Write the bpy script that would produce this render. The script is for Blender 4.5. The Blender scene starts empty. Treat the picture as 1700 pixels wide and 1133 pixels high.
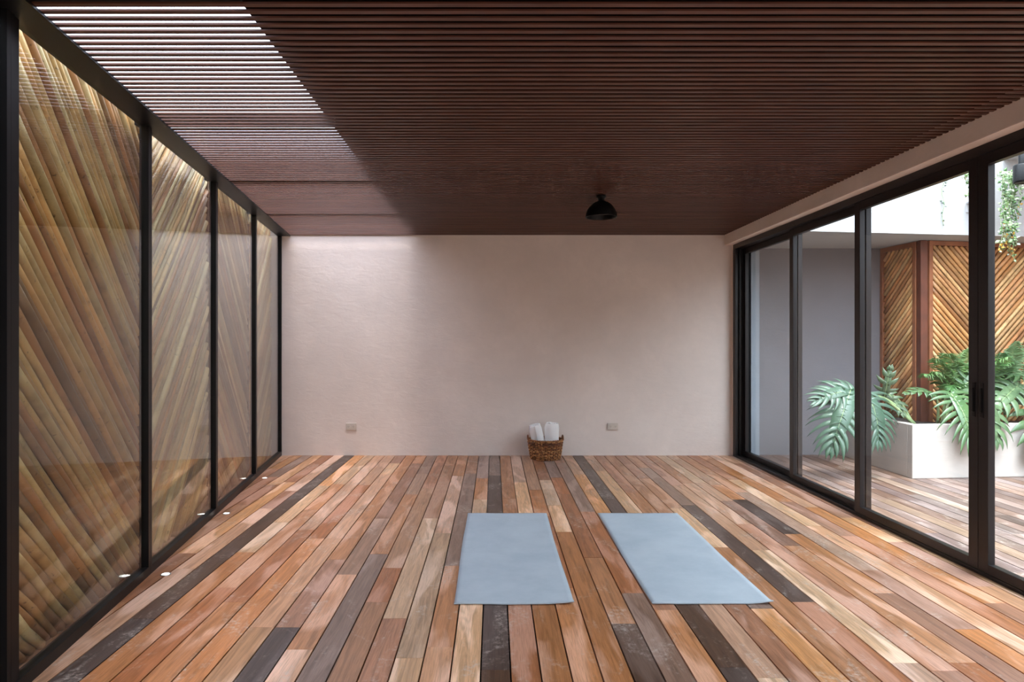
import bpy, math, random
from mathutils import Vector, Matrix, noise as mnoise

S = bpy.context.scene
COL = S.collection
R = math.radians
PI = math.pi

# ------------------------------------------------------------------ camera
F = 1100.0          # focal length in pixels (frame 1700 x 1133)
VX, VY = 820.0, 566.5
EYE = 1.34
cam = bpy.data.cameras.new('camera')
cam.sensor_fit = 'HORIZONTAL'; cam.sensor_width = 36.0
cam.lens = 36.0 * F / 1700.0
cam.shift_x = (850.0 - VX) / 1700.0
cam.clip_start = 0.05
co = bpy.data.objects.new('camera', cam); COL.objects.link(co)
co.location = (0, 0, EYE); co.rotation_euler = (R(90), 0, 0)
S.camera = co

def at(px, py, Y):
    return Vector(((px - VX) / F * Y, Y, EYE - (py - VY) / F * Y))

# ------------------------------------------------------------------ world, sun, exposure
SKY_LOW, SKY_HIGH = 2.0, 12.0
w = bpy.data.worlds.new('world'); S.world = w; w.use_nodes = True
nt = w.node_tree; nt.nodes.clear()
wo = nt.nodes.new('ShaderNodeOutputWorld'); bg = nt.nodes.new('ShaderNodeBackground')
bg.inputs[0].default_value = (0.80, 0.90, 1.04, 1)
# overcast sky: brighter towards the zenith
_tc = nt.nodes.new('ShaderNodeTexCoord'); _sx = nt.nodes.new('ShaderNodeSeparateXYZ'); _mr = nt.nodes.new('ShaderNodeMapRange')
nt.links.new(_tc.outputs['Generated'], _sx.inputs[0]); nt.links.new(_sx.outputs[2], _mr.inputs[0])
_mr.inputs[1].default_value = 0.0; _mr.inputs[2].default_value = 1.0; _mr.inputs[3].default_value = SKY_LOW; _mr.inputs[4].default_value = SKY_HIGH
nt.links.new(_mr.outputs[0], bg.inputs[1])
nt.links.new(bg.outputs[0], wo.inputs[0])

sun = bpy.data.lights.new('hazy_sun', 'SUN'); sun.energy = 3.0; sun.angle = R(11); sun.color = (1.0, 0.96, 0.9)
so = bpy.data.objects.new('hazy_sun', sun); COL.objects.link(so)
so.rotation_euler = Vector((0.02, 1.0, -3.6)).to_track_quat('-Z', 'Y').to_euler()

S.view_settings.view_transform = 'Standard'
S.view_settings.look = 'None'
S.view_settings.gamma = 1.0
S.view_settings.use_curve_mapping = False
S.view_settings.exposure = 0.44
S.cycles.max_bounces = 14
S.cycles.transparent_max_bounces = 24
S.cycles.diffuse_bounces = 7

# ------------------------------------------------------------------ helpers
def lin(r, g, b):
    def f(c):
        c /= 255.0
        return c / 12.92 if c <= 0.04045 else ((c + 0.055) / 1.055) ** 2.4
    return (f(r), f(g), f(b), 1.0)

class MB:
    """collects geometry, builds ONE mesh object"""
    def __init__(s): s.v = []; s.f = []; s.t = []; s.cur = (1, 1, 1, 1); s.sm = []
    def face(s, idx, smooth=False): s.f.append(idx); s.t.append(s.cur); s.sm.append(smooth)
    def box(s, a, b, M=None):
        x0, y0, z0 = a; x1, y1, z1 = b
        p = [(x0,y0,z0),(x1,y0,z0),(x1,y1,z0),(x0,y1,z0),(x0,y0,z1),(x1,y0,z1),(x1,y1,z1),(x0,y1,z1)]
        n = len(s.v)
        for q in p: s.v.append(M @ Vector(q) if M else Vector(q))
        for q in ((0,3,2,1),(4,5,6,7),(0,1,5,4),(1,2,6,5),(2,3,7,6),(3,0,4,7)): s.face([n+i for i in q])
    def prism(s, pts, z0, z1):
        """pts counter-clockwise from above"""
        n = len(s.v); k = len(pts)
        for z in (z0, z1):
            for p in pts: s.v.append(Vector((p[0], p[1], z)))
        s.face([n+i for i in reversed(range(k))]); s.face([n+k+i for i in range(k)])
        for i in range(k):
            j = (i+1) % k; s.face([n+i, n+j, n+k+j, n+k+i])
    def tube(s, pts, rad, seg=8, cap=True, closed=False):
        n0 = len(s.v); pts = [Vector(p) for p in pts]; m = len(pts)
        rr = rad if isinstance(rad, (list, tuple)) else [rad]*m
        up = None
        for i, p in enumerate(pts):
            if closed: d = pts[(i+1) % m] - pts[i-1]
            else: d = pts[min(i+1, m-1)] - pts[max(i-1, 0)]
            d.normalize()
            if up is None:
                up = Vector((0,0,1)) if abs(d.z) < .9 else Vector((1,0,0))
            a = d.cross(up).normalized(); b = a.cross(d).normalized(); up = b
            for k in range(seg):
                t = 2*PI*k/seg
                s.v.append(p + rr[i]*(a*math.cos(t) + b*math.sin(t)))
        rng = m if closed else m-1
        for i in range(rng):
            i2 = (i+1) % m
            for k in range(seg):
                k2 = (k+1) % seg
                s.face([n0+i*seg+k, n0+i*seg+k2, n0+i2*seg+k2, n0+i2*seg+k], True)
        if cap and not closed:
            s.face([n0+k for k in reversed(range(seg))]); s.face([n0+(m-1)*seg+k for k in range(seg)])
    def lathe(s, prof, c=(0,0,0), seg=32):
        n0 = len(s.v); c = Vector(c)
        for r, z in prof:
            for k in range(seg):
                t = 2*PI*k/seg; s.v.append(c + Vector((r*math.cos(t), r*math.sin(t), z)))
        for i in range(len(prof)-1):
            for k in range(seg):
                k2 = (k+1) % seg
                s.face([n0+i*seg+k, n0+i*seg+k2, n0+(i+1)*seg+k2, n0+(i+1)*seg+k], True)
    def build(s, name, m, parent=None, bevel=0, solid=0, kind=None):
        me = bpy.data.meshes.new(name)
        org = Vector((0,0,0))
        me.from_pydata([tuple(v) for v in s.v], [], s.f)
        at_ = me.color_attributes.new('tint', 'FLOAT_COLOR', 'CORNER')
        li = 0
        data = []
        for f, t in zip(s.f, s.t):
            for _ in f: data.extend(t)
        at_.data.foreach_set('color', data)
        me.polygons.foreach_set('use_smooth', s.sm)
        me.materials.append(m); me.update()
        o = bpy.data.objects.new(name, me); COL.objects.link(o)
        if parent:
            o.parent = parent
            if parent.type == 'EMPTY': o.matrix_parent_inverse = Matrix.Translation(parent.location).inverted()
        if bevel:
            b = o.modifiers.new('bevel', 'BEVEL'); b.width = bevel; b.segments = 2; b.limit_method = 'ANGLE'
        if solid:
            b = o.modifiers.new('solid', 'SOLIDIFY'); b.thickness = solid; b.offset = 0
        if kind: o['kind'] = kind
        return o

def thing(name, label, cat, loc=(0,0,0), group=None):
    o = bpy.data.objects.new(name, None); COL.objects.link(o); o.location = loc
    o.empty_display_size = .05
    tag(o, label, cat, group); return o
def tag(o, label, cat, group=None):
    o['label'] = label; o['category'] = cat
    if group: o['group'] = group
    return o

# ------------------------------------------------------------------ materials
def mat(name, col=(.5,.5,.5,1), rough=.5, metal=0, spec=.5):
    m = bpy.data.materials.new(name); m.use_nodes = True
    b = m.node_tree.nodes['Principled BSDF']
    b.inputs['Base Color'].default_value = col; b.inputs['Roughness'].default_value = rough
    b.inputs['Metallic'].default_value = metal; b.inputs['Specular IOR Level'].default_value = spec
    return m
class NT:
    def __init__(s, m): s.m = m; s.t = m.node_tree; s.b = s.t.nodes['Principled BSDF']
    def n(s, ty, **kw):
        x = s.t.nodes.new(ty)
        for k, v in kw.items(): setattr(x, k, v)
        return x
    def l(s, a, b): s.t.links.new(a, b)
    def coords(s, scale=(1,1,1), seed=None):
        tc = s.n('ShaderNodeTexCoord'); mp = s.n('ShaderNodeMapping'); mp.inputs['Scale'].default_value = scale
        if seed is None: s.l(tc.outputs['Object'], mp.inputs[0])
        else:
            ad = s.n('ShaderNodeVectorMath', operation='ADD'); s.l(tc.outputs['Object'], ad.inputs[0]); s.l(seed, ad.inputs[1])
            s.l(ad.outputs[0], mp.inputs[0])
        return mp.outputs[0]
    def noise(s, vec, sc, det=4, rough=.55, dist=0):
        x = s.n('ShaderNodeTexNoise'); x.inputs['Scale'].default_value = sc; x.inputs['Detail'].default_value = det
        x.inputs['Roughness'].default_value = rough; x.inputs['Distortion'].default_value = dist
        s.l(vec, x.inputs['Vector']); return x.outputs[0]
    def rng(s, v, a, b, c, d, smooth=False):
        x = s.n('ShaderNodeMapRange'); x.clamp = True
        if smooth: x.interpolation_type = 'SMOOTHSTEP'
        for i, q in enumerate((a, b, c, d)): x.inputs[i+1].default_value = q
        s.l(v, x.inputs[0]); return x.outputs[0]
    def mix(s, fac, a, b, mode='MIX'):
        x = s.n('ShaderNodeMix', data_type='RGBA', blend_type=mode)
        if isinstance(fac, (int, float)): x.inputs[0].default_value = fac
        else: s.l(fac, x.inputs[0])
        for i, q in ((6, a), (7, b)):
            if isinstance(q, tuple): x.inputs[i].default_value = q
            else: s.l(q, x.inputs[i])
        return x.outputs[2]
    def bump(s, h, st=.3, d=.01):
        x = s.n('ShaderNodeBump'); x.inputs['Strength'].default_value = st; x.inputs['Distance'].default_value = d
        s.l(h, x.inputs['Height']); s.l(x.outputs[0], s.b.inputs['Normal'])
    def attr(s, name='tint'):
        x = s.n('ShaderNodeVertexColor'); x.layer_name = name; return x.outputs[0], x.outputs[1]

def plaster(name, col, var=.045, rough=.85):
    m = mat(name, col, rough, spec=.2); t = NT(m)
    c = t.coords(); a = t.noise(c, 1.3, 5, .6, .4); b = t.noise(c, 14, 5, .6)
    dark = tuple(x*(1-var*2.2) for x in col[:3]) + (1,)
    lite = tuple(min(1, x*(1+var)) for x in col[:3]) + (1,)
    k = t.mix(t.rng(a, .3, .7, 0, 1), dark, lite)
    k = t.mix(t.rng(b, .35, .7, 0, .35), k, dark)
    t.l(k, t.b.inputs['Base Color'])
    c2 = t.coords((1, 1, 2.4)); t.bump(t.noise(c2, 7, 6, .65, .6), .25, .012)
    return m

def wood_floor(name, wet=0.0):
    m = mat(name, rough=.4); t = NT(m)
    col, al = t.attr('tint')
    sv = t.n('ShaderNodeCombineXYZ'); mu = t.n('ShaderNodeMath', operation='MULTIPLY'); mu.inputs[1].default_value = 97.0
    t.l(al, mu.inputs[0]); t.l(mu.outputs[0], sv.inputs[0]); t.l(mu.outputs[0], sv.inputs[2])
    seed = sv.outputs[0]
    g1 = t.noise(t.coords((14, .8, 4), seed), 2.2, 6, .65, 1.4)       # long figure
    g2 = t.noise(t.coords((90, 3, 10), seed), 3.0, 4, .6, .3)         # fine grain
    g3 = t.noise(t.coords((5, .9, 4), seed), 1.1, 3, .5, 1.0)         # broad colour drift
    hs = t.n('ShaderNodeHueSaturation'); t.l(col, hs.inputs['Color']); hs.inputs['Value'].default_value = .50; hs.inputs['Saturation'].default_value = 1.05
    k = t.mix(t.rng(g1, .42, .68, 0, 1.0), col, hs.outputs[0])
    hs2 = t.n('ShaderNodeHueSaturation'); t.l(col, hs2.inputs['Color']); hs2.inputs['Value'].default_value = 1.45; hs2.inputs['Saturation'].default_value = .78
    k = t.mix(t.rng(g3, .50, .60, 0, .8), k, hs2.outputs[0])
    k = t.mix(t.rng(g2, .45, .7, 0, .5), k, hs.outputs[0])
    # chalky scuffs
    sc = t.noise(t.coords((2.2, 1.1, 1)), 2.3, 7, .72, .8)
    sc2 = t.noise(t.coords((5, 5, 1)), 9, 4, .7, 0)
    mm = t.n('ShaderNodeMath', operation='MULTIPLY'); t.l(t.rng(sc, .53, .66, 0, 1), mm.inputs[0]); t.l(t.rng(sc2, .44, .66, 0, .85), mm.inputs[1])
    k = t.mix(mm.outputs[0], k, lin(205, 192, 180))
    t.l(k, t.b.inputs['Base Color'])
    t.l(t.rng(g3, .3, .7, .30, .48), t.b.inputs['Roughness'])
    t.bump(g2, .15, .004)
    return m

def pole_wood(name, rough=.38):
    m = mat(name, rough=rough); t = NT(m)
    col, al = t.attr('tint')
    sv = t.n('ShaderNodeCombineXYZ'); mu = t.n('ShaderNodeMath', operation='MULTIPLY'); mu.inputs[1].default_value = 53.0
    t.l(al, mu.inputs[0]); t.l(mu.outputs[0], sv.inputs[0])
    g = t.noise(t.coords((1, 1, 1), sv.outputs[0]), 6, 5, .6, .6)
    g2 = t.noise(t.coords((1, 1, 1), sv.outputs[0]), 38, 4, .6, .4)
    d = t.n('ShaderNodeHueSaturation'); t.l(col, d.inputs['Color']); d.inputs['Value'].default_value = .45
    k = t.mix(t.rng(g, .45, .75, 0, .8), col, d.outputs[0])
    k = t.mix(t.rng(g2, .62, .72, 0, .7), k, lin(60, 38, 24))
    t.l(k, t.b.inputs['Base Color']); t.bump(g2, .2, .004)
    return m

def glass(name, tint=(1,1,1,1), gain=1.0):
    m = bpy.data.materials.new(name); m.use_nodes = True; t = m.node_tree; t.nodes.clear()
    o = t.nodes.new('ShaderNodeOutputMaterial'); mx = t.nodes.new('ShaderNodeMixShader')
    tr = t.nodes.new('ShaderNodeBsdfTransparent'); tr.inputs[0].default_value = tint
    gl = t.nodes.new('ShaderNodeBsdfGlossy'); gl.inputs['Roughness'].default_value = .0
    lw = t.nodes.new('ShaderNodeLayerWeight'); lw.inputs[0].default_value = .5
    pw = t.nodes.new('ShaderNodeMath'); pw.operation = 'POWER'; pw.inputs[1].default_value = 5.0
    ma = t.nodes.new('ShaderNodeMath'); ma.operation = 'MULTIPLY_ADD'; ma.inputs[1].default_value = .96*gain; ma.inputs[2].default_value = .04*gain; ma.use_clamp = True
    t.links.new(lw.outputs['Facing'], pw.inputs[0]); t.links.new(pw.outputs[0], ma.inputs[0]); t.links.new(ma.outputs[0], mx.inputs[0])
    t.links.new(tr.outputs[0], mx.inputs[1]); t.links.new(gl.outputs[0], mx.inputs[2]); t.links.new(mx.outputs[0], o.inputs[0])
    return m

M = {}
M['wall'] = plaster('cream_plaster', lin(232, 219, 210))
M['stone'] = plaster('dark_garden_wall', lin(150, 140, 130), .08)  # kept dark so the unseen outer walls bounce little light
M['white'] = plaster('white_render', lin(180, 180, 180), .04)
M['planter'] = plaster('pale_concrete', lin(196, 188, 180), .05)
M['grey'] = plaster('grey_render', lin(124, 121, 125), .05)
M['floor'] = wood_floor('deck_wood')
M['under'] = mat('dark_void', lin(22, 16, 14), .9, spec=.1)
M['black'] = mat('black_metal', lin(15, 16, 17), .4, .0, .25)
M['bronze'] = mat('bronze_aluminium', lin(34, 30, 30), .38, .35, .5)
M['glass'] = glass('clear_glass', (.93,.965,.95,1), 1.25)
M['doorglass'] = glass('door_glass', (.965,.98,.975,1), .8)
M['skyglass'] = glass('skylight_glass', (.86,.845,.86,1))
M['roof'] = mat('dark_board', lin(20, 15, 14), .95, spec=.05)
M['pole'] = pole_wood('varnished_poles')
M['framewood'] = pole_wood('reddish_frame_wood', .5)
m = mat('slat_wood', lin(135, 78, 60), .45); t = NT(m)
col, al = t.attr('tint')
g = t.noise(t.coords((.6, 12, 12)), 5, 5, .6, .5)
k = t.mix(t.rng(g, .35, .7, 0, 1), lin(72, 42, 31), lin(98, 60, 45)); k = t.mix(1.0, k, col, 'MULTIPLY')
t.l(k, t.b.inputs['Base Color']); M['slat'] = m
m = mat('mat_foam', lin(176, 186, 194), .8, spec=.25); t = NT(m)
c = t.coords(); k = t.mix(t.rng(t.noise(c, 3, 6, .65), .35, .7, 0, 1), lin(170, 181, 189), lin(184, 194, 200))
k = t.mix(t.rng(t.noise(t.coords((1, 6, 1)), 26, 4, .7), .6, .75, 0, .4), k, lin(196, 208, 218))
t.l(k, t.b.inputs['Base Color']); t.bump(t.noise(c, 300, 2), .2, .001); M['mat'] = m
m = mat('towel', lin(246, 244, 242), .95, spec=.1); t = NT(m); t.bump(t.noise(t.coords(), 160, 3), .5, .004); M['towel'] = m
m = mat('wicker', rough=.55); t = NT(m); col, al = t.attr(); c = t.coords()
k = t.mix(t.rng(t.noise(c, 45, 3), .4, .65, 0, .85), col, lin(70, 38, 20)); t.l(k, t.b.inputs['Base Color']); M['wicker'] = m
M['plastic'] = mat('ivory_plastic', lin(206, 195, 183), .45)
M['slot'] = mat('slot_dark', lin(60, 52, 46), .6)
m = mat('leaf_green', rough=.35); t = NT(m); col, al = t.attr(); c = t.coords()
k = t.mix(t.rng(t.noise(c, 9, 3), .35, .7, 0, .6), col, lin(48, 80, 54)); t.l(k, t.b.inputs['Base Color'])
t.b.inputs['Subsurface Weight'].default_value = 0.0
M['leaf'] = m
M['stalk'] = mat('stalk_green', lin(150, 170, 120), .5)
M['soil'] = mat('soil', lin(48, 42, 38), .95)
m = mat('led_lens', (1,1,1,1), .3); b_ = m.node_tree.nodes['Principled BSDF']
b_.inputs['Emission Color'].default_value = (1, .95, .88, 1); b_.inputs['Emission Strength'].default_value = 5.0; M['led'] = m
M['steel'] = mat('brushed_steel', lin(190, 190, 190), .3, .9)

# ------------------------------------------------------------------ dimensions
YB = 7.758           # inner face of the end wall
ZC = 2.581           # underside of ceiling slats
Y0 = -2.2            # where the modelled room ends behind the viewer
XR = 2.70            # plaster beam face, right
XD = 2.785           # inner face of sliding doors
def xl(Y): return -1.823 - .1295*(Y - 2.66)      # inner face of left glazing
ANG = math.atan(.1295)

# ------------------------------------------------------------------ floor
PITCH = .1215; GAP = .007; XO = -.0535
PAL = dict(o=(190,128,82), b=(172,120,90), t=(218,172,130), d=(92,68,54), g=(152,118,98), r=(174,108,64), p=(200,152,118), y=(208,150,100), W=(130,106,94), V=(114,90,80), T=(142,120,104), X=(98,74,62))
PIN = {}   # column -> list of (y_start, y_end, key): boards whose tone the photograph shows
def pin(k, a, b, c): PIN.setdefault(k, []).append((a, b, c))
pin(0, 0, 2.7, 'd'); pin(0, 2.7, 3.6, 'd'); pin(0, 4.4, 6.6, 'd'); pin(0, 6.6, 8, 'g')
pin(-1, 1.5, 3.4, 't'); pin(-1, 4.6, 5.6, 't'); pin(-2, 3.95, 6.7, 'g'); pin(-2, 2.9, 3.95, 'o'); pin(-2, 1.8, 2.9, 'p')
pin(1, 1.5, 3.6, 'r'); pin(2, 1.5, 3.6, 'o'); pin(3, 1.5, 3.6, 'o'); pin(4, 1.5, 4.65, 'o'); pin(4, 4.65, 5.4, 't')
pin(5, 1.5, 3.14, 'd'); pin(5, 3.14, 4.1, 'o'); pin(5, 4.1, 5.8, 'r'); pin(6, 1.5, 3.52, 'g'); pin(6, 3.52, 5.2, 'r')
pin(7, 1.5, 3.3, 'o'); pin(8, 2.72, 3.7, 'd'); pin(8, 1.5, 2.72, 'd'); pin(8, 4.9, 6.9, 'd'); pin(8, 6.9, 8, 'd')
pin(13, 3.4, 5.4, 'd'); pin(13, 5.4, 7.0, 'g'); pin(17, 4.6, 5.6, 'd'); pin(19, 4.8, 6.4, 't'); pin(12, 4.3, 5.3, 't')
pin(-14, 1.2, 3.2, 'd'); pin(-14, 3.2, 5.6, 'd'); pin(-14, 5.6, 8, 'd'); pin(-13, 4.2, 4.9, 't'); pin(-12, 6.2, 7.1, 't')
pin(-15, 3.9, 5.3, 'p'); pin(-15, 2.2, 3.9, 'p'); pin(-13, 2.4, 4.2, 'o'); pin(-12, 2.4, 3.6, 'r'); pin(-11, 1.8, 3.4, 'o')
pin(-7, 3.8, 5.0, 'g'); pin(-8, 1.8, 3.1, 'd'); pin(-9, 2.4, 3.1, 'y'); pin(-9, 3.1, 4.5, 'p'); pin(-5, 1.6, 3.4, 'o'); pin(-4, 1.6, 3.2, 'b')
pin(-3, 1.6, 2.8, 't'); pin(-16, 2.6, 3.4, 'o')
def boards(mb, x0, x1, y0, y1, rnd, keys, k0=None, clip=None):
    k = math.floor((x0 - XO)/PITCH)
    while XO + k*PITCH < x1:
        a = max(x0, XO + k*PITCH + GAP/2); b = min(x1, XO + (k+1)*PITCH - GAP/2)
        if b - a > .01:
            segs = []
            y = y0
            pins = sorted(PIN.get(k, [])) if k0 is None else []
            for (s, e, c) in pins + [(y1, y1, None)]:
                s = max(s, y0); e = min(e, y1)
                while y < s - .02:
                    L = rnd.uniform(.5, 2.3); e2 = y + L
                    if e2 > s - .35: e2 = s
                    segs.append((y, e2, None)); y = e2
                if c and e > y: segs.append((y, e, c)); y = e
            for (s, e, c) in segs:
                c = c or rnd.choice(keys)
                q = PAL[c]; f = rnd.uniform(.9, 1.08); h = rnd.uniform(-6, 6)
                r_, g_, b2, _ = lin(min(255, q[0]*f + h), min(255, q[1]*f), min(255, q[2]*f - h))
                mb.cur = (r_, g_, b2, rnd.random())
                z = rnd.uniform(-.0012, 0)
                mb.box((a, s + .0006, -.024), (b, e - .0006, z))
        k += 1
rnd = random.Random(7)
fl = MB()
boards(fl, -3.0, XD + .09, Y0, YB, rnd, 'ooobbbrrppptygob')
fl.cur = (.008, .005, .004, 0)
fl.box((-3.0, Y0, -.08), (XD + .09, YB, -.03))
fl.build('floor', M['floor'], kind='structure')
# courtyard deck
M['deck'] = wood_floor('courtyard_deck_wood')
dk = MB(); rnd = random.Random(3)
boards(dk, XD + .10, 8.4, Y0, 8.4, rnd, 'WWVTXWVW', k0=1)
dk.cur = (.008, .005, .004, 0)
dk.box((XD + .10, Y0, -.08), (8.4, 8.4, -.03))
boards(dk, -4.0, 8.4, Y0 - 4.0, Y0 - .002, rnd, 'WWVTXWVW', k0=1)
dk.box((-4.0, Y0 - 4.0, -.08), (8.4, Y0 - .001, -.03))
dk.build('floor_courtyard', M['deck'], kind='structure')

# ------------------------------------------------------------------ end wall, right beam
b = MB(); b.box((-2.95, YB, -.1), (2.94, YB + .2, 3.1)); b.build('wall_back', M['wall'], kind='structure')
b = MB(); b.box((-6, Y0 - 4.2, -.1), (8.6, Y0 - 4.0, 3.6)); b.build('wall_front_skyblock', M['stone'], kind='structure')  # added unseen wall behind the viewer, tall enough to block low sky
b = MB(); b.box((XR, Y0, 2.461), (XR + .30, YB, 3.1)); b.build('wall_right', M['wall'], kind='structure', bevel=.004)
b = MB(); b.box((XD, YB - .035, 0), (XD + .155, YB, 2.461)); b.build('trim_1', M['wall'], kind='structure')

# ------------------------------------------------------------------ ceiling of slats
PY = .0535; SW = .0255; SD = .0075
rnd = random.Random(5)
c = MB(); y = YB - SW
while y > Y0:
    f = rnd.uniform(.84, 1.1); c.cur = (f, f*rnd.uniform(.95, 1.03), f*rnd.uniform(.94, 1.02), 1)
    c.box((xl(y) - .02 if True else 0, y, ZC), (XR, y + SW, ZC + SD)); y -= PY
c.build('ceiling', M['slat'], kind='structure')
# solid roof over the slats, open over the left strip
XS = -.975; ZP = ZC + .066
r = MB(); r.box((XS, Y0, ZP), (XR, YB, 2.80)); r.build('ceiling_board', M['roof'], kind='structure')
# cross beams above the slats in the skylight
for i, yb in enumerate((-1.52, -.19, 1.14, 2.42, 3.85, 5.16, 6.50)):
    q = MB(); q.box((xl(yb) - .1, yb - .022, ZC + SD + .001), (XS + .05, yb + .022, ZP - .001)); q.build('trim_%d' % (i+2), M['black'], kind='structure')
q = MB(); q.prism([(xl(Y0) - .34, Y0), (XS + .05, Y0), (XS + .05, YB), (xl(YB) - .34, YB)], 2.803, 2.813)
q.build('window_skylight', M['skyglass'], kind='structure')

# ------------------------------------------------------------------ left glazing
YM = [3.80 - 1.333*3, 3.80 - 1.333*2, 3.80 - 1.333, 3.80, 5.125, 6.46, YB]
def wl(s_y, off):      # point of the slanted wall line at depth s_y, pushed outward by off
    n = Vector((-math.cos(ANG), -math.sin(ANG), 0))
    return Vector((xl(s_y), s_y, 0)) + n*off
def lbox(mb, ya, yb_, o0, o1, z0, z1):
    a, b_, c_, d = wl(ya, o0), wl(yb_, o0), wl(yb_, o1), wl(ya, o1)
    mb.prism([(a.x, a.y), (b_.x, b_.y), (c_.x, c_.y), (d.x, d.y)], z0, z1)
for i in range(len(YM)-1):
    a, b_ = YM[i], YM[i+1] - (.004 if i == len(YM)-2 else 0)
    f = MB()
    lbox(f, a + .0005, a + .025, 0, .05, 0.0, ZC - .002)
    lbox(f, b_ - .025, b_ - .0005, 0, .05, 0.0, ZC - .002)
    lbox(f, a + .025, b_ - .025, 0, .05, 0.0, .05)
    lbox(f, a + .025, b_ - .025, 0, .05, ZC - .014, ZC - .002)
    if i == 3 - 1: lbox(f, a + .025, a + .062, .006, .044, .05, ZC - .014)
    o = f.build('window_%d' % (i+1), M['black'], kind='structure')
    g = MB(); lbox(g, a + .02, b_ - .02, .020, .028, .045, ZC - .010); g.build('pane', M['glass'], o)
# head beam carrying the slats
h = MB(); lbox(h, Y0, YB - .01, -.10, 0, ZC - .014, ZC - .002); h.build('trim_9', M['black'], kind='structure')
# boundary wall behind the poles
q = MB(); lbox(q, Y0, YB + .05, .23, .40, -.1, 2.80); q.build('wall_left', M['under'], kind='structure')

# ------------------------------------------------------------------ chevron screens
def clip45(w, h, c, s, m_):
    """segment of the line z = c + s*x inside the rectangle"""
    pts = []
    x0, x1 = 0.0, w
    za, zb = c, c + s*w
    if s > 0:
        if zb < 0 or za > h: return None
        if za < 0: x0 = -c
        if zb > h: x1 = h - c
    else:
        if za < 0 or zb > h: return None
        if za > h: x0 = c - h
        if zb < 0: x1 = c
    if x1 - x0 < m_: return None
    return x0, c + s*x0, x1, c + s*x1
def poles(mb, P, w, h, s, rnd, d0, d1, gap, pal, seg=8, jitter=.004, bow=.006):
    """P(x, z, out) gives the 3D point; s=+1 rising, -1 falling"""
    c = -w if s > 0 else 0.0
    top = h if s > 0 else h + w
    while c < top:
        d = rnd.uniform(d0, d1); step = (d + gap)*1.414
        c += step/2
        e = clip45(w, h, c, s, .03)
        if e:
            x0, z0, x1, z1 = e
            q = rnd.choice(pal); f = rnd.uniform(.86, 1.12)
            l_ = lin(*[min(255, v*f) for v in q]); mb.cur = (l_[0], l_[1], l_[2], rnd.random())
            n = max(2, int((x1-x0)/.12)); pts = []; rr = []
            ph = rnd.uniform(0, 6.28); out = rnd.uniform(-jitter, jitter); tp = rnd.uniform(-.10, .10)
            for i in range(n+1):
                u = i/n; bo = bow*math.sin(ph + u*5)
                pts.append(P(x0 + (x1-x0)*u + bo, z0 + (z1-z0)*u - s*bo*.8, out)); rr.append(d/2*(1 + tp*(u-.5))*(1 + .04*math.sin(ph*3 + 17*u)))
            mb.tube(pts, rr, seg)
        c += step/2
OLIVE = [(214,176,118),(202,162,104),(222,190,134),(188,146,94),(190,134,84),(160,120,80),(216,166,106),(228,200,146)]
names = {3:('\\','nearest'), 4:('/',''), 5:('\\',''), 6:('/','')}
LBL = ['tan pole screen slanting down towards the room behind the widest left glass pane',
       'tan pole screen rising to the right behind the second left glass pane from the front',
       'pole screen slanting down behind the third left glass pane from the front',
       'narrow-looking pole screen behind the last left glass pane beside the plaster wall']
for i in range(4):
    a, b_ = YM[i+2] + .215, YM[i+3] + .175
    if i == 3: b_ = YB - .02
    rnd = random.Random(20+i)
    p0, p1 = wl(a, .135), wl(b_, .135)
    L = (p1 - p0).length; dr = (p1 - p0).normalized(); nn = Vector((-math.cos(ANG), -math.sin(ANG), 0))
    P = lambda x, z, o, p0=p0, dr=dr: p0 + dr*x + Vector((0,0,z + .01)) + nn*o
    root = thing('pole_screen', LBL[i], 'screen', (p0.x, p0.y, 0), None)
    m_ = MB(); poles(m_, P, L, 2.72, -1 if i % 2 == 0 else 1, rnd, .032, .052, .004, OLIVE, 10, .008)
    m_.build('poles', M['pole'], root)
    for z in (.25, 1.3, 2.4):
        m_ = MB(); m_.cur = lin(70, 50, 36)
        lbox(m_, a + .02, b_ - .02, .163, .205, z - .03, z + .03)
        m_.build('rail', M['framewood'], root)
    m_ = MB(); m_.cur = lin(120, 84, 56)
    lbox(m_, a - .028, a - .0, .12, .20, 0, 2.7); 
    m_.build('post', M['framewood'], root)

# ------------------------------------------------------------------ right sliding doors
ST = .075; TH = .040
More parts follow.
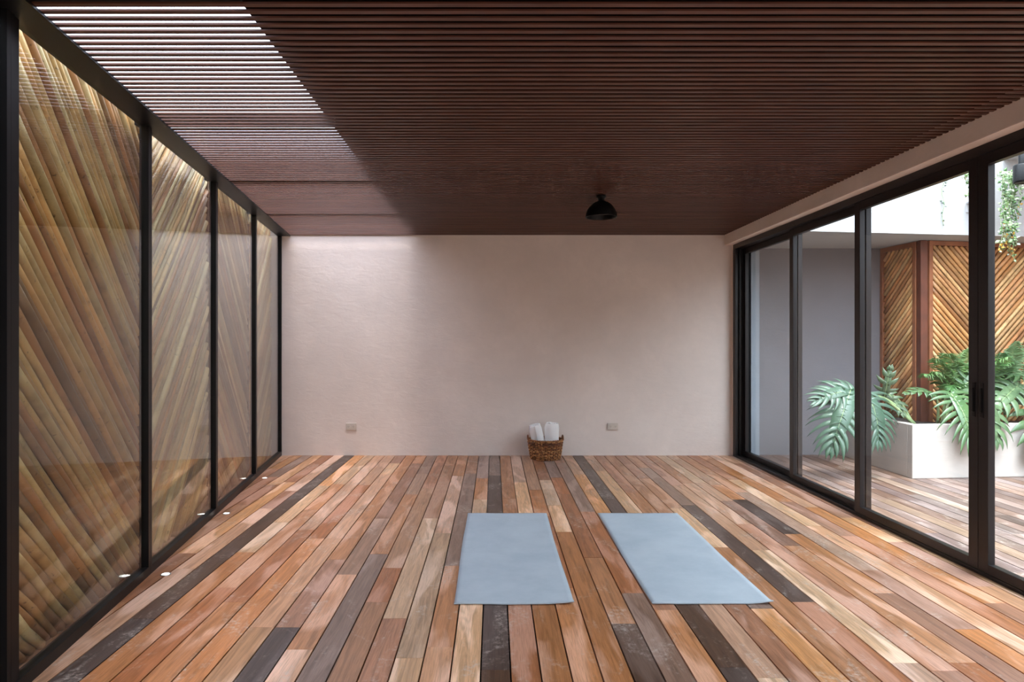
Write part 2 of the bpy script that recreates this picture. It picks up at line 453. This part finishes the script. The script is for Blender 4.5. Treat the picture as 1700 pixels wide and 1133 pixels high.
# fixed outer frame: head, sill track, jamb
f = MB()
f.box((XD, Y0, 2.405), (XD + .150, YB - .036, 2.461))
f.box((XD, Y0, -.002), (XD + .150, YB - .036, .012))
for x in (.0, .052, .104): f.box((XD + x, Y0, .012), (XD + x + .006, YB - .036, .022))
f.box((XD + .144, Y0, .012), (XD + .150, YB - .036, .03))
f.box((XD, YB - .08, .012), (XD + .150, YB - .036, 2.405))
for x in (.0, .05, .10, .142): f.box((XD + x, YB - .11, .012), (XD + x + .008, YB - .08, 2.405))
f.build('door_frame', M['bronze'], kind='structure', bevel=.002)
PN = [(1, 6.28, YB - .082, .098), (2, 5.05, 6.36, .052), (3, 3.822, 5.13, .006), (4, 2.52, 3.818, .006), (5, 1.22, 2.60, .052), (6, -.08, 1.30, .098), (7, -1.3, 0.0, .098)]
for n, ya, yb_, xo in PN:
    x0, x1 = XD + xo, XD + xo + TH
    z0, z1 = .0225, 2.404
    f = MB()
    f.box((x0, ya, z0), (x1, ya + ST, z1)); f.box((x0, yb_ - ST, z0), (x1, yb_, z1))
    f.box((x0, ya + ST, z0), (x1, yb_ - ST, z0 + .052)); f.box((x0, ya + ST, z1 - .062), (x1, yb_ - ST, z1))
    o = f.build('door_%d' % n, M['bronze'], kind='structure', bevel=.0015)
    g = MB(); g.box((x0 + .017, ya + ST - .01, z0 + .045), (x0 + .023, yb_ - ST + .01, z1 - .055)); g.build('pane', M['doorglass'], o)
    if n in (3, 4):
        hy = ya + .030 if n == 3 else yb_ - .030
        h = MB(); h.box((x0 - .004, hy - .014, .90), (x0 + .001, hy + .014, 1.10)); h.box((x0 - .012, hy - .005, .93), (x0 - .003, hy + .005, 1.07))
        h.build('handle', M['black'], o, bevel=.002)

# ------------------------------------------------------------------ courtyard shell
FS = .14                                   # slant of the facade line
def fy(x, base): return base + FS*(x - 3.2)
q = MB(); q.box((2.945, 7.80, -.1), (4.56, 8.0, 2.43)); q.build('wall_courtyard', M['grey'], kind='structure')
q = MB(); q.box((2.95, 7.60, 0), (3.045, 7.798, 2.43)); q.build('trim_10', plaster('blue_grey_strip', lin(150, 158, 166), .05), kind='structure')  # narrow upright blue-grey strip before the grey wall's left end
q = MB(); q.prism([(3.005, fy(3.005, 6.58)), (8.4, fy(8.4, 6.58)), (8.4, 8.6), (3.005, 8.6)], 2.43, 4.8); q.build('wall_facade', M['white'], kind='structure')
q = MB(); q.box((8.4, Y0 - 4.2, -.1), (8.6, 8.6, 4.2)); q.build('wall_garden', M['stone'], kind='structure')

# wooden box with chevron faces
WB = [(216,162,104),(226,176,118),(206,148,92),(236,192,134),(190,130,80),(216,160,108)]
FR = lin(158, 98, 64)
C0 = Vector((4.63, 7.16, 0))
def chev(name_label, p0, p1, s, seed, z0=.40, z1=2.425, mid=False):
    p0 = Vector((p0[0], p0[1], 0)); p1 = Vector((p1[0], p1[1], 0))
    d = (p1 - p0).normalized(); L = (p1 - p0).length; n = Vector((d.y, -d.x, 0))
    if name_label: root = thing('chevron_screen', name_label, 'screen', (p0.x, p0.y, z0))
    else:
        root = bpy.data.objects.new('wall_timber', None); COL.objects.link(root); root.location = (p0.x, p0.y, z0); root['kind'] = 'structure'
    X = Matrix(((d.x, -n.x, 0, p0.x), (d.y, -n.y, 0, p0.y), (0, 0, 1, 0), (0, 0, 0, 1)))
    f = MB(); f.cur = FR[:3] + (.3,)
    f.box((0, -.028, z0), (.045, .02, z1), X); f.box((L-.045, -.028, z0), (L, .02, z1), X)
    f.box((.045, -.026, z1-.05), (L-.045, .02, z1), X); f.box((.045, -.026, z0), (L-.045, .02, z0+.05), X)
    f.build('frame', M['framewood'], root, bevel=.003)
    f = MB(); f.cur = lin(84, 46, 30)[:3] + (.6,)
    f.box((.0, .021, z0), (L, .035, z1), X); f.build('backing_board', M['framewood'], root)
    f = MB(); rn = random.Random(seed)
    P = lambda x, z, o: X @ Vector((x + .045, o, z + z0 + .05))
    poles(f, P, L - .09, z1 - z0 - .1, s, rn, .034, .044, .010, WB, 8, .001, .001)
    f.build('laths', M['pole'], root)
    return root
dirf = Vector((1, .17, 0)).normalized()
PW = .745
p = [C0 + dirf*(i*(PW) + .062) for i in range(5)]
chev('side chevron screen of rising laths between the grey wall and the corner post', (4.565, 7.79), (C0.x - .012, C0.y + .062), 1, 41)
chev('front chevron screen with laths falling to the right, right of the corner post', p[0], p[0] + dirf*(PW - .004), -1, 42)
chev('front chevron screen with rising laths behind the hanging green vine', p[1], p[1] + dirf*(PW - .004), 1, 43)
for i in (2, 3, 4): chev(None, p[i], p[i] + dirf*(PW - .004), -1 if i % 2 == 0 else 1, 44 + i)
q = MB(); q.cur = lin(110, 58, 38)[:3] + (.2,)
q.box((C0.x - .03, C0.y - .02, .40), (C0.x + .045, C0.y + .055, 2.425))
tag(q.build('corner_post', M['framewood'], bevel=.004), 'dark reddish square wooden post at the corner of the chevron screens', 'post')

# planter
q0 = Vector((4.06, 6.43)); FP = .09
def py_(x): return 6.43 + FP*(x - 4.06)
pl = thing('planter', 'long pale concrete planter box with a sharp corner on the courtyard deck', 'planter', (4.06, 6.43, 0))
b = MB()
out = [(4.06, 6.43), (8.38, py_(8.38)), (8.38, 7.95 + .35), (4.06, 7.795)]
T = .075
# four walls
b.prism([(4.06, 6.43), (8.38, py_(8.38)), (8.38, py_(8.38) + T), (4.06 + T, py_(4.06+T) + T), (4.06, py_(4.06) + T)], 0, .526)
b.prism([(4.06, 6.43 + T + .0005), (4.06 + T, 6.44 + T + .0005), (4.06 + T, 7.795), (4.06, 7.795)], 0, .526)
b.build('box', M['planter'], pl, bevel=.006)
b = MB(); b.prism([(4.06 + T, 6.44 + T), (8.38, py_(8.38) + T), (8.38, 7.66), (5.5, 7.18), (4.7, 7.10), (4.57, 7.795), (4.06 + T, 7.795)], .30, .47); b.build('soil', M['soil'], pl)

# ------------------------------------------------------------------ plants
G1 = [(84,108,90),(74,100,84),(96,118,98),(66,92,74),(92,110,80)]
def leafmesh(mb, base, tip, up, W, n=7, droop=.25, rnd=random, cols=G1, lobew=.62, curl=.35):
    base = Vector(base); tip = Vector(tip); L = (tip - base).length
    x = (tip - base).normalized(); y = Vector(up).cross(x).normalized(); z = x.cross(y)
    def W3(a, b_, c_): return base + x*a + y*b_ + z*c_
    q = rnd.choice(cols); f = rnd.uniform(.9, 1.08); l_ = lin(*[min(255, v*f) for v in q]); mb.cur = l_[:3] + (rnd.random(),)
    def mid(u): return (u*L, droop*L*math.sin(PI*min(1, u*1.0))*.5)
    # blade core
    K = 14; i0 = len(mb.v)
    for i in range(K+1):
        u = i/K; a, c_ = mid(u); ww = W*.17*math.sin(PI*(.12 + .84*u))**.7
        for j in (-1, 0, 1): mb.v.append(W3(a, j*ww, c_ - abs(j)*-.0 + abs(j)*ww*.25))
    for i in range(K):
        for j in range(2):
            a = i0 + i*3 + j; mb.face([a, a+3, a+4, a+1], True)
    # lobes
    for sd in (-1, 1):
        for i in range(n):
            u = .04 + .88*i/(n-1)
            prof = math.sin(PI*(.25 + .68*u))**.8
            LL = W*.70*prof*rnd.uniform(.82, 1.12)
            ang = R(118 - 92*u + rnd.uniform(-5, 5))
            a, c_ = mid(u); w0 = L/n*lobew*.52
            i1 = len(mb.v); KK = 7
            for k in range(KK+1):
                v = k/KK
                bend = ang - v*R(22)
                aa = a + LL*v*math.cos(bend); bb = sd*LL*v*math.sin(bend)
                hw = w0*(.7 + .6*math.sin(PI*min(1, v*.95))) * (1 - v**2.2)*(1 + .12*math.sin(v*9 + i)) + .001
                dx, dy = -math.sin(bend), math.cos(bend)
                cc = c_ + LL*.18*v - curl*LL*v*v
                for j in (-1, 0, 1):
                    mb.v.append(W3(aa + j*hw*dx, bb + sd*j*hw*dy, cc + abs(j)*hw*.22))
            for k in range(KK):
                for j in range(2):
                    q_ = i1 + k*3 + j
                    mb.face([q_, q_+3, q_+4, q_+1] if sd > 0 else [q_+1, q_+4, q_+3, q_], True)
    # terminal lobe
    i1 = len(mb.v); KK = 6
    for k in range(KK+1):
        v = k/KK; a, c_ = mid(.86 + .14*v); hw = W*.11*(1 - v**2) + .001
        a = .86*L + .18*L*v
        for j in (-1, 0, 1): mb.v.append(W3(a, j*hw, c_ + abs(j)*hw*.2))
    for k in range(KK):
        for j in range(2):
            q_ = i1 + k*3 + j; mb.face([q_, q_+3, q_+4, q_+1], True)
def bez(a, b_, c_, n=10):
    a, b_, c_ = Vector(a), Vector(b_), Vector(c_)
    return [a*(1-t)**2 + b_*2*t*(1-t) + c_*t*t for t in [i/n for i in range(n+1)]]
def philodendron(label, root, leaves, seed, cols=G1):
    rn = random.Random(seed); root = Vector(root)
    th = thing('philodendron', label, 'plant', tuple(root))
    for (base, tip, W, up, n) in leaves:
        base = Vector(base); tip = Vector(tip)
        g = MB(); leafmesh(g, base, tip, up, W, n, .22, rn, cols)
        lf = g.build('leaf', M['leaf'], th, solid=.0015)
        ctrl = (root + base)/2 + Vector((0, 0, .12)) + (base - tip).normalized()*.05
        s = MB(); s.tube(bez(root + Vector((rn.uniform(-.03,.03), rn.uniform(-.03,.03), -.02)), ctrl, base + (tip-base)*.02), [.015 - .0008*i for i in range(11)], 8)
        s.build('stalk', M['stalk'], th)
        v = MB(); d = (tip-base)
        zz = Vector(up).cross(d.normalized()).normalized(); zz = d.normalized().cross(zz)
        pts = [base + d*u + zz*(.22*d.length*math.sin(PI*u)*.5 + .002) for u in [i/10 for i in range(10)]]
        v.tube(pts, [.0045 - .0004*i for i in range(10)], 6); v.build('midrib', M['stalk'], lf)
    return th
UP = (-.2, -.6, 1)
# spreading plant at the planter's left end
philodendron('philodendron with big blue-green split leaves drooping over the planter\'s left end', at(1518, 704, 6.72), [
    (at(1413, 646, 6.55), at(1378, 752, 6.32), .50, (-.5, -1.0, .25), 11),
    (at(1418, 650, 6.60), at(1350, 668, 6.50), .36, (-.2, -.9, .8), 9),
    (at(1440, 655, 6.62), at(1458, 738, 6.42), .44, (.1, -1.0, .5), 10),
    (at(1468, 660, 6.75), at(1478, 612, 6.70), .20, (-.5, -.9, .2), 5),
    (at(1475, 655, 6.80), at(1500, 690, 6.65), .16, (-.2, -.9, .5), 5),
], 11)
G2 = [(98,126,84),(86,116,78),(110,136,96),(80,108,66)]
philodendron('philodendron with bright fingered leaf hanging over the planter front beside the double door stile', at(1562, 702, 6.75), [
    (at(1548, 655, 6.72), at(1502, 655, 6.62), .16, (-.1, -.6, 1), 6),
    (at(1577, 652, 6.62), at(1612, 742, 6.36), .46, (.1, -1.0, .45), 11),
    (at(1600, 640, 6.80), at(1640, 612, 6.85), .34, (.1, -.9, .6), 7),
    (at(1620, 650, 6.70), at(1655, 735, 6.45), .40, (.2, -1.0, .4), 7),
], 12, G2)
philodendron('philodendron with dark glossy leaves at the right edge beyond the double stile', at(1715, 702, 6.95), [
    (at(1690, 640, 6.80), at(1640, 690, 6.60), .38, (-.3, -.9, .6), 7),
    (at(1700, 655, 6.75), at(1708, 765, 6.45), .36, (.1, -1.0, .4), 7),
    (at(1705, 628, 6.90), at(1655, 620, 6.85), .34, (-.1, -.7, 1), 7),
    (at(1730, 640, 6.80), at(1790, 690, 6.60), .40, (.3, -.9, .6), 7),
    (at(1725, 620, 6.90), at(1740, 560, 6.95), .36, (.3, -.9, .3), 7),
], 13, G2)
GF = [(104,150,78),(84,134,62),(120,162,92),(140,176,110)]
def palm(label, root, tips, seed, cols=GF):
    rn = random.Random(seed); root = Vector(root); th = thing('fern_palm', label, 'plant', tuple(root))
    for (tip, lift) in tips:
        tip = Vector(tip); ctrl = (root + tip)/2 + Vector((0, 0, lift))
        pts = bez(root, ctrl, tip, 24)
        g = MB(); q = rn.choice(cols); l_ = lin(*q); g.cur = l_[:3] + (rn.random(),)
        g.tube(pts, [.005*(1 - .8*i/24) for i in range(25)], 5)
        for i in range(5, 25):
            t = (i-5)/19
            for sub in (0, .5):
                if i == 24 and sub: continue
                pnt = pts[i].lerp(pts[min(24, i+1)], sub)
                d = (pts[min(24, i+1)] - pts[i-1]).normalized(); sdv = d.cross(Vector((0,0,1))).normalized(); nn = sdv.cross(d)
                LL = .17*math.sin(PI*(.18 + .75*t))*rn.uniform(.85, 1.1)
                for sg in (-1, 1):
                    dd = (sdv*sg*.85 + d*.6 + nn*rn.uniform(-.1, .25)).normalized(); wd = d*.0085
                    a = pnt; b_ = pnt + dd*LL*.5 + Vector((0,0,-.01)); c_ = pnt + dd*LL + Vector((0,0,-.05*rn.uniform(.4, 1.6)))
                    n0 = len(g.v)
                    g.v += [a - wd*.4, a + wd*.4, b_ + wd, b_ - wd, c_ + wd*.1, c_ - wd*.1]
                    g.face([n0, n0+1, n0+2, n0+3], True); g.face([n0+3, n0+2, n0+4, n0+5], True)
        g.build('frond', M['leaf'], th, solid=.001)
    return th
rp = at(1598, 690, 6.98)
tips = []
rn = random.Random(9)
for i in range(17):
    a = PI*(.02 + .96*i/16); rad = rn.uniform(.34, .62)
    tips.append((rp + Vector((math.cos(a)*rad*.9, -.08 - rn.uniform(0, .35), .20 + math.sin(a)*rad*.95)), rn.uniform(.12, .32)))
palm('bushy feathery green palm fern standing in the planter before the chevron screen', rp, tips, 5)
rp = at(1668, 690, 7.05); tips = []
for i in range(11):
    a = PI*(.05 + .9*i/10); rad = rn.uniform(.4, .62)
    tips.append((rp + Vector((math.cos(a)*rad, -.08 - rn.uniform(0, .3), .25 + math.sin(a)*rad*.9)), rn.uniform(.15, .35)))
palm('pale feathery palm fern seen right of the double door stile', rp, tips, 6, [(150,180,130),(126,160,110),(104,146,96)])

# upper ledge, vine, hanging string, spotlight, wall light
q = MB(); q.prism([(5.28, 4.7), (8.4, 4.7), (8.4, fy(8.4, 6.58) - .002), (5.28, fy(5.28, 6.58) - .002)], 3.22, 3.38); q.build('ceiling_ledge', M['white'], kind='structure')
GV = [(150,176,122),(120,156,92),(96,134,76),(176,196,150),(206,214,190),(84,120,70)]
def vine(name, label, cat, strands, seed, size=.035, cols=GV, dens=70):
    rn = random.Random(seed); th = thing(name, label, cat, strands[0][0])
    st = MB(); st.cur = lin(100, 110, 60); lf = MB()
    for (a, b_) in strands:
        a, b_ = Vector(a), Vector(b_); L = (b_-a).length; n = 14; pts = []
        off = Vector((rn.uniform(-.03,.03), rn.uniform(-.03,.03), 0))
        for i in range(n+1):
            u = i/n; pts.append(a.lerp(b_, u) + off*math.sin(u*5) + Vector((.01*math.sin(u*17+a.x*9), .01*math.cos(u*13), 0)))
        st.tube(pts, .0025, 5)
        for k in range(int(L*dens)):
            u = rn.random()**.9; i = min(n-1, int(u*n)); p_ = pts[i].lerp(pts[i+1], u*n - i)
            d = Vector((rn.uniform(-1,1), rn.uniform(-1.2,.5), rn.uniform(-1,.3))).normalized(); s = size*rn.uniform(.6, 1.25)
            sd = d.cross(Vector((rn.uniform(-.4,.4), -1, .4))).normalized()
            q = rn.choice(cols if u < .85 else cols + [(214,160,60),(190,140,50)]*2); l_ = lin(*q); lf.cur = l_[:3] + (rn.random(),)
            n0 = len(lf.v); c_ = p_ + d*.012
            nrm = d.cross(sd)
            lf.v += [c_, c_ + d*s*.45 + sd*s*.42 + nrm*s*.1, c_ + d*s*1.2, c_ + d*s*.45 - sd*s*.42 + nrm*s*.1, c_ + d*s*.6 - nrm*s*.05]
            lf.face([n0, n0+1, n0+4], True); lf.face([n0+1, n0+2, n0+4], True); lf.face([n0+2, n0+3, n0+4], True); lf.face([n0+3, n0, n0+4], True)
    st.build('stems', M['stalk'], th, kind='stuff'); lf.build('foliage', M['leaf'], th, kind='stuff', solid=.0008)
    return th
YV = 6.55
rn = random.Random(4)
strs = []
for i in range(16):
    x = 1662 + 30*i/15; ln = [300,420,395,350,410,425,380,400,415,430,370,405,360,330,300,345][i]
    strs.append((at(x, 284, YV + rn.uniform(-.08, .08)), at(x + rn.uniform(-3, 4), ln, YV + rn.uniform(-.05, .05))))
vine('hanging_vine', 'bushy green trailing vine hanging from the ledge down over the chevron screen', 'plant', strs, 8)
strs = [(at(1597 + 3*i, 280, YV), at(1598 + 4*i, 296 + (34 if i > 2 else 2)*rn.uniform(.6, 1.3), YV)) for i in range(6)]
vine('trailing_plant', 'small tuft of leaves on the ledge against the white wall left of the double stile', 'plant', strs, 9)
strs = [(at(1563, 270, 6.75), at(1567, 375, 6.75))]
vine('bead_string_plant', 'thin single strand of tiny dark leaves hanging before the white wall', 'plant', strs, 10, .022, [(70,90,60),(60,76,56)], 45)
pc = at(1697, 288, 6.10)
sp = thing('spotlight', 'black cylindrical spotlight under the ledge at the upper right edge', 'lamp', (pc.x, pc.y, 3.02))
q = MB(); q.lathe([(0, pc.z-.085), (.055, pc.z-.085), (.066, pc.z-.09), (.07, pc.z-.07), (.07, pc.z+.07), (.064, pc.z+.08), (0, pc.z+.08)], (pc.x, pc.y, 0)); q.build('housing', M['black'], sp)
q = MB(); q.lathe([(.03, pc.z+.078), (.03, 3.219), (0, 3.219)], (pc.x, pc.y, 0), 16); q.build('mount', M['black'], sp)
x_ = 4.90; yw = fy(x_, 6.58)
wl_ = thing('wall_light', 'tiny white wall light on the white facade left of the double door stile', 'lamp', (x_, yw, 2.66))
q = MB(); q.box((x_ - .05, yw - .02, 2.66), (x_ + .05, yw - .001, 2.76)); q.build('back_plate', M['white'], wl_, bevel=.004)
q = MB(); q.box((x_ - .06, yw - .10, 2.745), (x_ + .06, yw - .021, 2.765)); q.build('hood', M['steel'], wl_, bevel=.003)

# ------------------------------------------------------------------ yoga mats
def ymat(label, x0, x1, ya, yb_, seed):
    rn = random.Random(seed); NX, NY = 24, 60; g = MB(); top = []
    for j in range(NY+1):
        for i in range(NX+1):
            u, v = i/NX, j/NY
            x = x0 + (x1-x0)*u + .003*math.sin(v*7 + seed); y = ya + (yb_-ya)*v + .002*math.sin(u*9)
            z = .0055 + .0007*mnoise.noise(Vector((x*6, y*6, seed)))
            e = max(0, 1 - v/.035); z += .004*e*e*(.4 + .6*abs(math.sin(u*5 + seed))) + (.010*e*e*max(0, (u-.8)/.2))
            eu = max(0, (u - .94)/.06); z += .003*eu*(1-v)
            g.v.append(Vector((x, y, z)))
    W_ = NX+1
    for j in range(NY):
        for i in range(NX): a = j*W_+i; g.face([a, a+1, a+W_+1, a+W_], True)
    n = len(g.v)
    for k in range(n): v = g.v[k]; g.v.append(Vector((v.x, v.y, max(.0004, v.z - .0050))))
    for j in range(NY):
        for i in range(NX): a = n+j*W_+i; g.face([a, a+W_, a+W_+1, a+1], True)
    for i in range(NX):
        g.face([i, n+i, n+i+1, i+1]); a = NY*W_+i; g.face([a, a+1, n+a+1, n+a])
    for j in range(NY):
        a = j*W_; g.face([a, a+W_, n+a+W_, n+a]); a += NX; g.face([a, n+a, n+a+W_, a+W_])
    return tag(g.build('yoga_mat', M['mat']), label, 'yoga mat', 'blue-grey yoga mats on the floor')
ymat('blue-grey yoga mat on the plank floor, the one farther from the sliding glass doors', -.205, .405, 3.36, 5.136, 1)
ymat('blue-grey yoga mat on the plank floor, the one nearer the sliding glass doors', .802, 1.418, 3.365, 5.136, 2)

# ------------------------------------------------------------------ basket and towels
bx, by = .585, 7.545
bk = thing('wicker_basket', 'round brown woven basket holding two towels against the plaster wall', 'basket', (bx, by, 0))
rn = random.Random(2); BC = [(176,118,66),(150,92,48),(196,140,86),(120,70,38)]
HB = .215
def br(z): return .160 + .034*min(1, z/HB)**.8
g = MB()
g.cur = lin(70, 42, 24); g.lathe([(0, .006), (br(0)-.012, .006), (br(HB)-.014, HB), (br(HB)-.022, HB), (br(0)-.022, .012), (0, .012)], (bx, by, 0), 36)
rows = 13; NS = 34
for r_ in range(rows):
    z = .010 + (HB-.016)*r_/(rows-1); pts = []
    for k in range(NS*4):
        t = 2*PI*k/(NS*4); o_ = .0065*math.cos(NS/2*t*1.0 + (PI if r_ % 2 else 0)) ; rr = br(z) + o_
        pts.append((bx + rr*math.cos(t), by + rr*math.sin(t), z + .002*math.sin(7*t + r_)))
    q = rn.choice(BC); l_ = lin(*q); g.cur = l_[:3] + (1,); g.tube(pts, .0085, 6, closed=True)
for k in range(NS):
    t = 2*PI*k/NS; q = rn.choice(BC); g.cur = lin(*q)
    g.tube([(bx + (br(z)+.003)*math.cos(t), by + (br(z)+.003)*math.sin(t), z) for z in (.004, .05, .1, .15, HB)], .006, 6)
g.build('woven_body', M['wicker'], bk)
g = MB(); 
for ph in (0, PI):
    g.cur = lin(168, 112, 64); pts = []
    for k in range(160):
        t = 2*PI*k/160; rr = br(HB) + .005*math.cos(20*t + ph); pts.append((bx + rr*math.cos(t), by + rr*math.sin(t), HB + .006 + .005*math.sin(20*t + ph)))
    g.tube(pts, .0075, 6, closed=True)
g.build('rim', M['wicker'], bk)
for sg in (-1, 1):
    g = MB(); g.cur = lin(140, 86, 48)
    pts = [(bx + sg*(br(HB) + .004), by + .055*math.cos(t), HB + .002 + .048*math.sin(t)) for t in [PI*i/12 for i in range(13)]]
    g.tube(pts, .0085, 8); g.build('handle', M['wicker'], bk)
def towel(label, base, tipd, rad, L, seed, sq=1.0):
    rn = random.Random(seed); ax = Vector(tipd).normalized(); base = Vector(base)
    s_ = ax.cross(Vector((0, 1, 0))).normalized(); n_ = s_.cross(ax)
    g = MB(); turns = 2.6; N = 84; K = 14; th_ = .010
    # spiral sheet
    for k in range(K+1):
        v = k/K; e = 1 - .18*max(0, abs(v-.5)*2 - .8)/.2
        for i in range(N+1):
            u = i/N; a = u*turns*2*PI + seed; r_ = (rad*.22 + rad*.78*u)*e*(1 + .05*mnoise.noise(Vector((math.cos(a)*2, math.sin(a)*2, v*3 + seed))))
            g.v.append(base + ax*(v*L + .012*(1-u)*(1 if v > .5 else -1)*0) + s_*r_*math.cos(a)*sq + n_*r_*math.sin(a)*.92)
    for k in range(K):
        for i in range(N): a = k*(N+1)+i; g.face([a, a+1, a+N+2, a+N+1], True)
    o = g.build('rolled_towel', M['towel']); sm = o.modifiers.new('solid', 'SOLIDIFY'); sm.thickness = .013; sm.offset = -1
    bv = o.modifiers.new('round', 'BEVEL'); bv.width = .005; bv.segments = 2; bv.limit_method = 'ANGLE'; bv.angle_limit = R(50)
    return tag(o, label, 'towel', 'rolled towels in the basket')
towel('rolled white towel leaning left in the basket', (.528, 7.56, .06), (-.22, -.10, 1), .070, .335, 1)
towel('rolled white towel leaning right in the basket, the taller of the two', (.660, 7.55, .06), (.02, -.05, 1), .080, .345, 4)

# ------------------------------------------------------------------ outlets
def outlet(label, X):
    z = .34; y = YB; o = thing('wall_outlet', label, 'outlet', (X, y, z), 'ivory outlets low on the plaster wall')
    q = MB(); q.box((X - .062, y - .016, z - .040), (X + .062, y - .0005, z + .040)); q.build('cover_plate', M['plastic'], o, bevel=.004)
    for dx in (-.028, .028):
        q = MB(); q.box((X + dx - .018, y - .0185, z - .017), (X + dx + .018, y - .0161, z + .017)); s = q.build('socket', M['plastic'], o, bevel=.001)
        q = MB()
        for e in (-.007, .005): q.box((X + dx + e, y - .0192, z - .002), (X + dx + e + .002, y - .0186, z + .010))
        q.box((X + dx - .002, y - .0192, z - .011), (X + dx + .002, y - .0186, z - .007))
        q.build('slots', M['slot'], s)
outlet('small ivory wall outlet low on the plaster wall, left of the basket', -1.67)
outlet('small ivory wall outlet low on the plaster wall, right of the basket', 1.39)

# ------------------------------------------------------------------ ceiling lamp
lx, ly = .913, 5.64
cl = thing('ceiling_lamp', 'black dome ceiling lamp on a short neck under the brown slats', 'lamp', (lx, ly, ZC))
q = MB(); q.lathe([(0, ZC-.001), (.042, ZC-.001), (.042, ZC-.018), (.030, ZC-.026), (.026, ZC-.050), (.020, ZC-.052)], (lx, ly, 0), 28); q.build('mount', M['black'], cl)
q = MB(); pr = []
for i in range(15):
    a = PI/2*i/14; pr.append((.132*math.sin(a) + .0, ZC - .046 - .135*(1 - math.cos(a))**.92))
pr = [(max(r_, .001), z) for r_, z in pr]; pr += [(.136, pr[-1][1] - .006), (.130, pr[-1][1] - .008)] + [(r_*.955, z - .004) for r_, z in reversed(pr[:15])]
q.lathe(pr, (lx, ly, 0), 40); q.build('shade', M['black'], cl)
q = MB(); q.lathe([(.002, ZC-.145), (.03, ZC-.140), (.036, ZC-.115), (.026, ZC-.09), (.018, ZC-.06), (.002, ZC-.058)], (lx, ly, 0), 20); q.build('bulb', M['plastic'], cl)

# ------------------------------------------------------------------ recessed floor lights
for nm, X, Y in (('lit round floor light beside the nearest left mullion', -1.883, 3.80), ('lit round floor light beside the middle left mullion', -2.075, 5.14), ('lit round floor light beside the farthest left mullion', -2.238, 6.47)):
    o = thing('floor_light', nm, 'floor light', (X, Y, 0), 'round lights set in the floor along the left glass')
    q = MB(); q.lathe([(.021, .0005), (.030, .0005), (.030, .003), (.022, .004), (.021, .002)], (X, Y, 0), 24); q.build('ring', M['steel'], o)
    q = MB(); q.lathe([(0.0005, .0025), (.021, .0025), (.021, .0004)], (X, Y, 0), 24); q.build('lens', M['led'], o)
